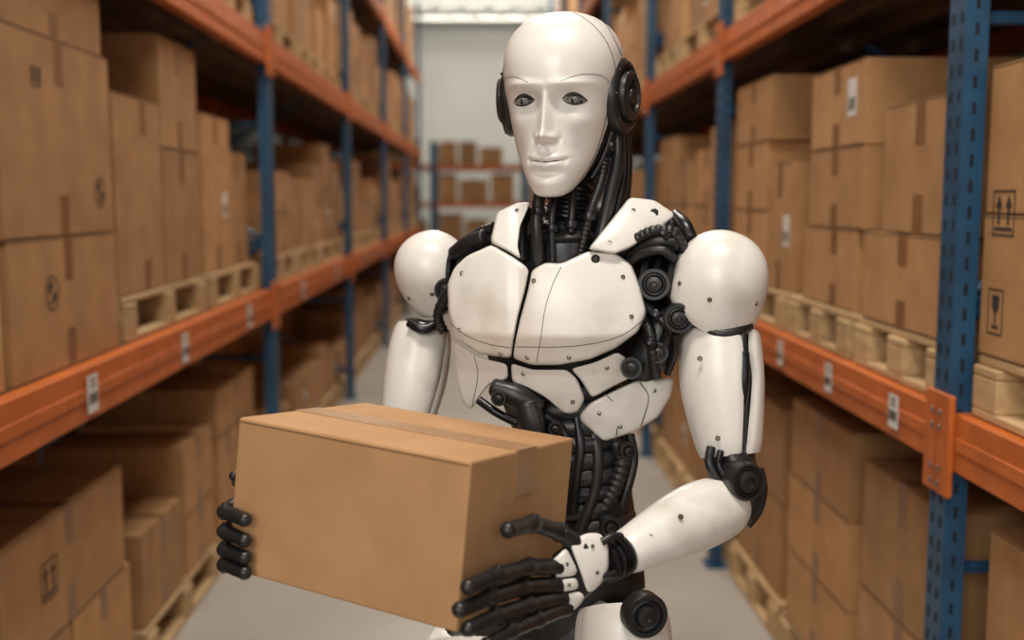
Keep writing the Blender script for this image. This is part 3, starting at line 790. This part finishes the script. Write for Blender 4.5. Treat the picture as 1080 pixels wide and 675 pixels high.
for k in range(4): mb.rev(P(656-5*k,585+2.2*k,1.312-.005*k),wd,[(0,.022),(.0015,.0255),(.004,.0255),(.0055,.022)],26,k%2)
mb.tube([P(655,566,1.29),P(645,566,1.28),P(634,572,1.275)],.005,10,0,5); mb.tube([P(655,602,1.29),P(645,606,1.28),P(634,606,1.275)],.005,10,0,5)
mb.limb([(P(642,590,1.300),.022,.014),(P(625,594,1.292),.030,.014),(P(606,604,1.281),.036,.013),(P(592,612,1.274),.034,.010)],Sf,24,0)
mb.obj('arm_mechanism',[BLK,GUN],RB)
def hsf(u,v): return 1.256+(u-600)*.00055+.0000045*((v-602)**2)
plate(mw,[(600,572),(618,562),(634,562),(642,575),(642,600),(633,618),(620,627),(611,600)],.005,.014,hsf,crown=.003,ch=2)
plate(mw,[(580,593),(597,577),(609,601),(607,607),(586,610)],.004,.014,hsf,off=-.003,crown=.002)
plate(mw,[(584,612),(608,609),(611,621),(588,626)],.004,.014,hsf,off=-.003,crown=.002)
plate(mw,[(588,629),(611,623),(618,630),(606,644),(591,643)],.004,.014,hsf,off=-.002,crown=.002)
for u,v in((625,576),(630,604),(598,595),(600,617)): bolt(mbolt,P(u,v,hsf(u,v)-.0085),-fw,.0022)
la=[(447,344,1.665,.042),(443,368,1.66,.047),(438,400,1.655,.0475),(431,435,1.65,.042),(425,462,1.65,.036)]
mw.shell([(P(u,v,d),r,r,a0,a1) for (u,v,d,r),(a0,a1) in zip(la,[(30,250),(34,250),(38,250),(40,250),(40,250)])],Zx,.006,36)
mw.shell([(P(u,v,d),r,r,a0,a1) for (u,v,d,r),(a0,a1) in zip(la,[(-90,22),(-90,27),(-90,31),(-90,33),(-90,33)])],Zx,.006)
lfa=[(417,482,1.63,.036),(395,500,1.59,.04),(365,520,1.54,.036),(335,540,1.475,.028)]
mw.shell([(P(u,v,d),r,r,a0,a1) for (u,v,d,r),(a0,a1) in zip(lfa,[(-40,178)]*4)],Sf,.006)
mw.shell([(P(u,v,d),r,r,a0,a1) for (u,v,d,r),(a0,a1) in zip(lfa,[(186,312)]*4)],Sf,.006)
mw.obj('arm_shells',WHITE,RB); mbolt.obj('arm_bolts',BRASS,RB)
mb=MB()
mb.limb([(P(u,v,d),r*.82,r*.82) for u,v,d,r in la]+[(P(422,476,1.64),.03,.03)],Zx,24,0)
mb.ball(P(420,476,1.638),.034,0,24)
mb.limb([(P(u,v,d),r*.8,r*.8) for u,v,d,r in lfa]+[(P(318,552,1.44),.022,.022)],Sf,22,0)
mb.tube([P(432,340,1.62),P(446,347,1.61),P(462,341,1.62)],.008,12,1,5)
mb.limb([(P(322,550,1.445),.022,.016),(P(300,560,1.405),.036,.014),(P(283,566,1.368),.038,.012)],Sf,20,0)
mb.obj('far_arm_mechanism',[BLK,GUN],RB)

# ---- fingers
def finger(mb,pts,r0=.0098,r1=.0078):
    p=[V(x) for x in pts]; n=len(p)
    secs=[]
    for i in range(n):
        k=i/(n-1); r=r0+(r1-r0)*k
        secs.append((p[i],r))
    q=[]
    for i in range(n-1):
        a,ra=secs[i];b,rb=secs[i+1]
        for t,kk in((0,1.10),(.14,1.06),(.2,.90),(.5,.97),(.8,.95),(.9,.90)):
            q.append((*(a+(b-a)*t),(ra+(rb-ra)*t)*kk))
    a,ra=secs[-1]; dr=(p[-1]-p[-2]).normalized()
    q+= [(*(a),ra*1.02),(*(a+dr*ra*.5),ra*.88),(*(a+dr*ra*.85),ra*.55),(*(a+dr*ra*1.0),ra*.1)]
    R=[];c=[V(x[:3]) for x in q];A_=None
    for i,x in enumerate(c):
        T=(c[min(i+1,len(c)-1)]-c[max(i-1,0)]).normalized()
        if A_ is None: A_=T.orthogonal().normalized()
        A_=(A_-T*A_.dot(T)).normalized(); B_=T.cross(A_)
        R.append([x+(A_*math.cos(2*math.pi*j/18)+B_*math.sin(2*math.pi*j/18))*q[i][3] for j in range(18)])
    mb.rings(R,0,True)
    for i in range(1,n-1):
        T=(p[i+1]-p[i-1]).normalized(); s_=T.cross(fw).normalized()
        mb.cyl(p[i]-s_*secs[i][1]*1.12,p[i]+s_*secs[i][1]*1.12,secs[i][1]*.5,12,1)
        mb.rev(p[i]-fw*secs[i][1]*.9,-fw,[(0,secs[i][1]*.5),(.0016,secs[i][1]*.42),(.0018,.0001)],12,1)
mb=MB()
finger(mb,[P(614,578,1.272),P(590,561,1.258),P(562,552,1.214),P(536,559,1.162)],.0108,.0092)
finger(mb,[P(590,598,1.256),P(558,598,1.203),P(526,606,1.142),P(494,619,1.100)],.0102,.0086)
finger(mb,[P(589,616,1.256),P(551,619,1.195),P(518,629,1.132),P(485,643,1.094)],.0104,.0086)
finger(mb,[P(592,631,1.258),P(558,638,1.197),P(524,649,1.136),P(494,663,1.098)],.0102,.0084)
finger(mb,[P(597,641,1.262),P(568,653,1.205),P(540,665,1.155),P(514,679,1.118)],.0092,.0078)
mb.obj('hand_fingers',[BLK,GUN],RB)
mb=MB()
for y,dy in((536,8),(556,10),(576,8),(592,8)):
    finger(mb,[P(284,y,1.362),P(246,y-2,1.315),P(237,y+dy*.4,1.272),P(258,y+dy+4,1.246)],.0097,.0084)
finger(mb,[P(300,545,1.385),P(268,520,1.35),P(252,508,1.31),P(247,502,1.288)],.009,.006)
mb.obj('far_hand_fingers',[BLK,GUN],RB)

# ---- waist cables and pelvis
mb=MB()
for pts,r,mi,rb in[
 ([(646,462,1.50),(656,485,1.49),(648,515,1.49),(634,545,1.49),(634,590,1.50)],.012,0,.009),
 ([(624,450,1.49),(630,480,1.482),(626,520,1.482),(612,560,1.48)],.009,0,0),
 ([(608,440,1.482),(612,470,1.475),(608,500,1.475),(604,540,1.48)],.007,1,0),
 ([(664,458,1.505),(668,485,1.505),(660,520,1.50),(648,560,1.505),(654,600,1.51)],.007,0,0)]:
    mb.tube([P(*p) for p in pts],r,14,mi,8,ribs=rb)
for k in range(11):
    v=408+17*k; u=594+ (k*3.2)
    rx=(.088-.0032*k) if k<7 else .068
    mb.limb([(P(u,v,1.545),rx,.068),(P(u+.6,v+9,1.545),rx*.99,.069)],TX,36,0 if k%3 else 1,2,.92)
mb.limb([(P(520,408,1.482),.012,.012),(P(545,418,1.474),.016,.013),(P(570,430,1.474),.012,.012)],V((0,0,1)),18,0)
mb.limb([(P(556,424,1.472),.016,.014),(P(560,446,1.472),.020,.015),(P(564,470,1.474),.016,.014)],TX,22,0)
mb.tube([P(505,422,1.49),P(525,436,1.478),P(545,446,1.475)],.006,12,1,5); mb.tube([P(575,438,1.475),P(590,450,1.475),P(600,470,1.475)],.007,12,1,5)
disc(P(644,556,1.468),V((.1,-1,0)),.014); disc(P(662,476,1.482),V((.3,-1,0)),.013); disc(P(526,420,1.462),V((-.2,-1,0)),.011); disc(P(586,452,1.462),V((-.1,-1,0)),.010)
mb.obj('waist',[BLK,GUN],RB)
mw=MB(); mb=MB()
hr=P(655,668,1.53); hl_=P(492,700,1.62)
for hp,sg in((hr,1),(hl_,-1)):
    kn=V((hp.x+sg*.01,hp.y-.03,.50)); an=V((hp.x+sg*.01,hp.y+.02,.10))
    top=hp+V((0,0,.055))
    mb.limb([(hp+V((0,0,.03)),.055,.06),(hp+V((0,-.01,-.12)),.055,.06),(kn,.042,.045)],Zx,24,0)
    mw.shell([(top,.040,.045,-200,160),(hp+V((0,0,.04)),.058,.066,-200,160),(hp+V((0,-.01,.01)),.068,.078,-200,160),(hp+V((0,-.012,-.09)),.074,.084,-200,160),(hp+V((0,-.02,-.22)),.066,.072,-200,160),(kn+V((0,0,.06)),.052,.055,-200,160)],Zx,.006,36)
    mb.ball(kn,.046,0,24); mb.cyl(kn-Zx*.055,kn+Zx*.055,.03,24,1)
    mb.limb([(kn,.035,.038),(kn.lerp(an,.4)+V((0,.012,0)),.042,.046),(an,.028,.03)],Zx,22,0)
    mw.shell([(kn.lerp(an,.14),.046,.05,-20,200),(kn.lerp(an,.4)+V((0,.005,0)),.054,.058,-40,220),(kn.lerp(an,.85),.036,.04,-40,220)],Zx,.006,30)
    mb.ball(an,.036,0,20)
    mw.limb([(an+V((0,.075,-.055)),.034,.040),(an+V((0,.0,-.045)),.042,.048),(an+V((0,-.09,-.058)),.046,.034),(an+V((0,-.16,-.072)),.036,.020)],Zx,26,0,6,.8)
    mb.limb([(an+V((0,.09,-.088)),.034,.011),(an+V((0,-.09,-.088)),.048,.011),(an+V((0,-.17,-.088)),.036,.011)],Zx,20,0,4,.8)
disc(P(682,650,1.435),V((.25,-1,.05)),.030); 
mb.cyl(P(515,690,1.60),P(640,660,1.54),.05,24,0)
mb.obj('leg_mechanism',[BLK,GUN],RB); mw.obj('leg_shells',WHITE,RB)

# ------------------------------------------------------------------ lights
def area(name,loc,tgt,sx,sy,pw,col=(1,1,1)):
    l=bpy.data.lights.new(name,'AREA'); l.shape='RECTANGLE'; l.size=sx; l.size_y=sy; l.energy=pw; l.color=col
    o=bpy.data.objects.new(name,l); sc.collection.objects.link(o); o.location=loc
    o.rotation_euler=(V(tgt)-V(loc)).to_track_quat('-Z','Y').to_euler(); return o
for y,pw in((0.5,105),(4,84),(8,72),(12,72),(15.5,72)): area('aisle_lamp',(0,y,4.70),(0,y,0),1.4,.5,pw,(1,.93,.82))
area('far_hall_lamp',(0,20.6,4.9),(0,24.5,2.0),4,.6,200,(1,.95,.87))
area('camera_side_fill',(-1.6,-2.6,3.2),(.15,1.6,1.2),2.2,1.8,98,(1,.95,.88))  # added front fill from behind the camera
area('camera_side_fill',(2.2,-2.6,2.4),(-.3,3.0,1.0),2.2,1.8,24,(1,.95,.89))  # second added fill, weaker, from the other side
area('camera_side_fill',(-1.0,-3.2,1.8),(-.6,3.5,.6),2.4,1.6,24,(1,.95,.89))  # third added fill, low, to brighten the lower left boxes
w=bpy.data.worlds.new('world'); sc.world=w; w.use_nodes=True
w.node_tree.nodes['Background'].inputs[0].default_value=(.8,.85,.9,1); w.node_tree.nodes['Background'].inputs[1].default_value=.3
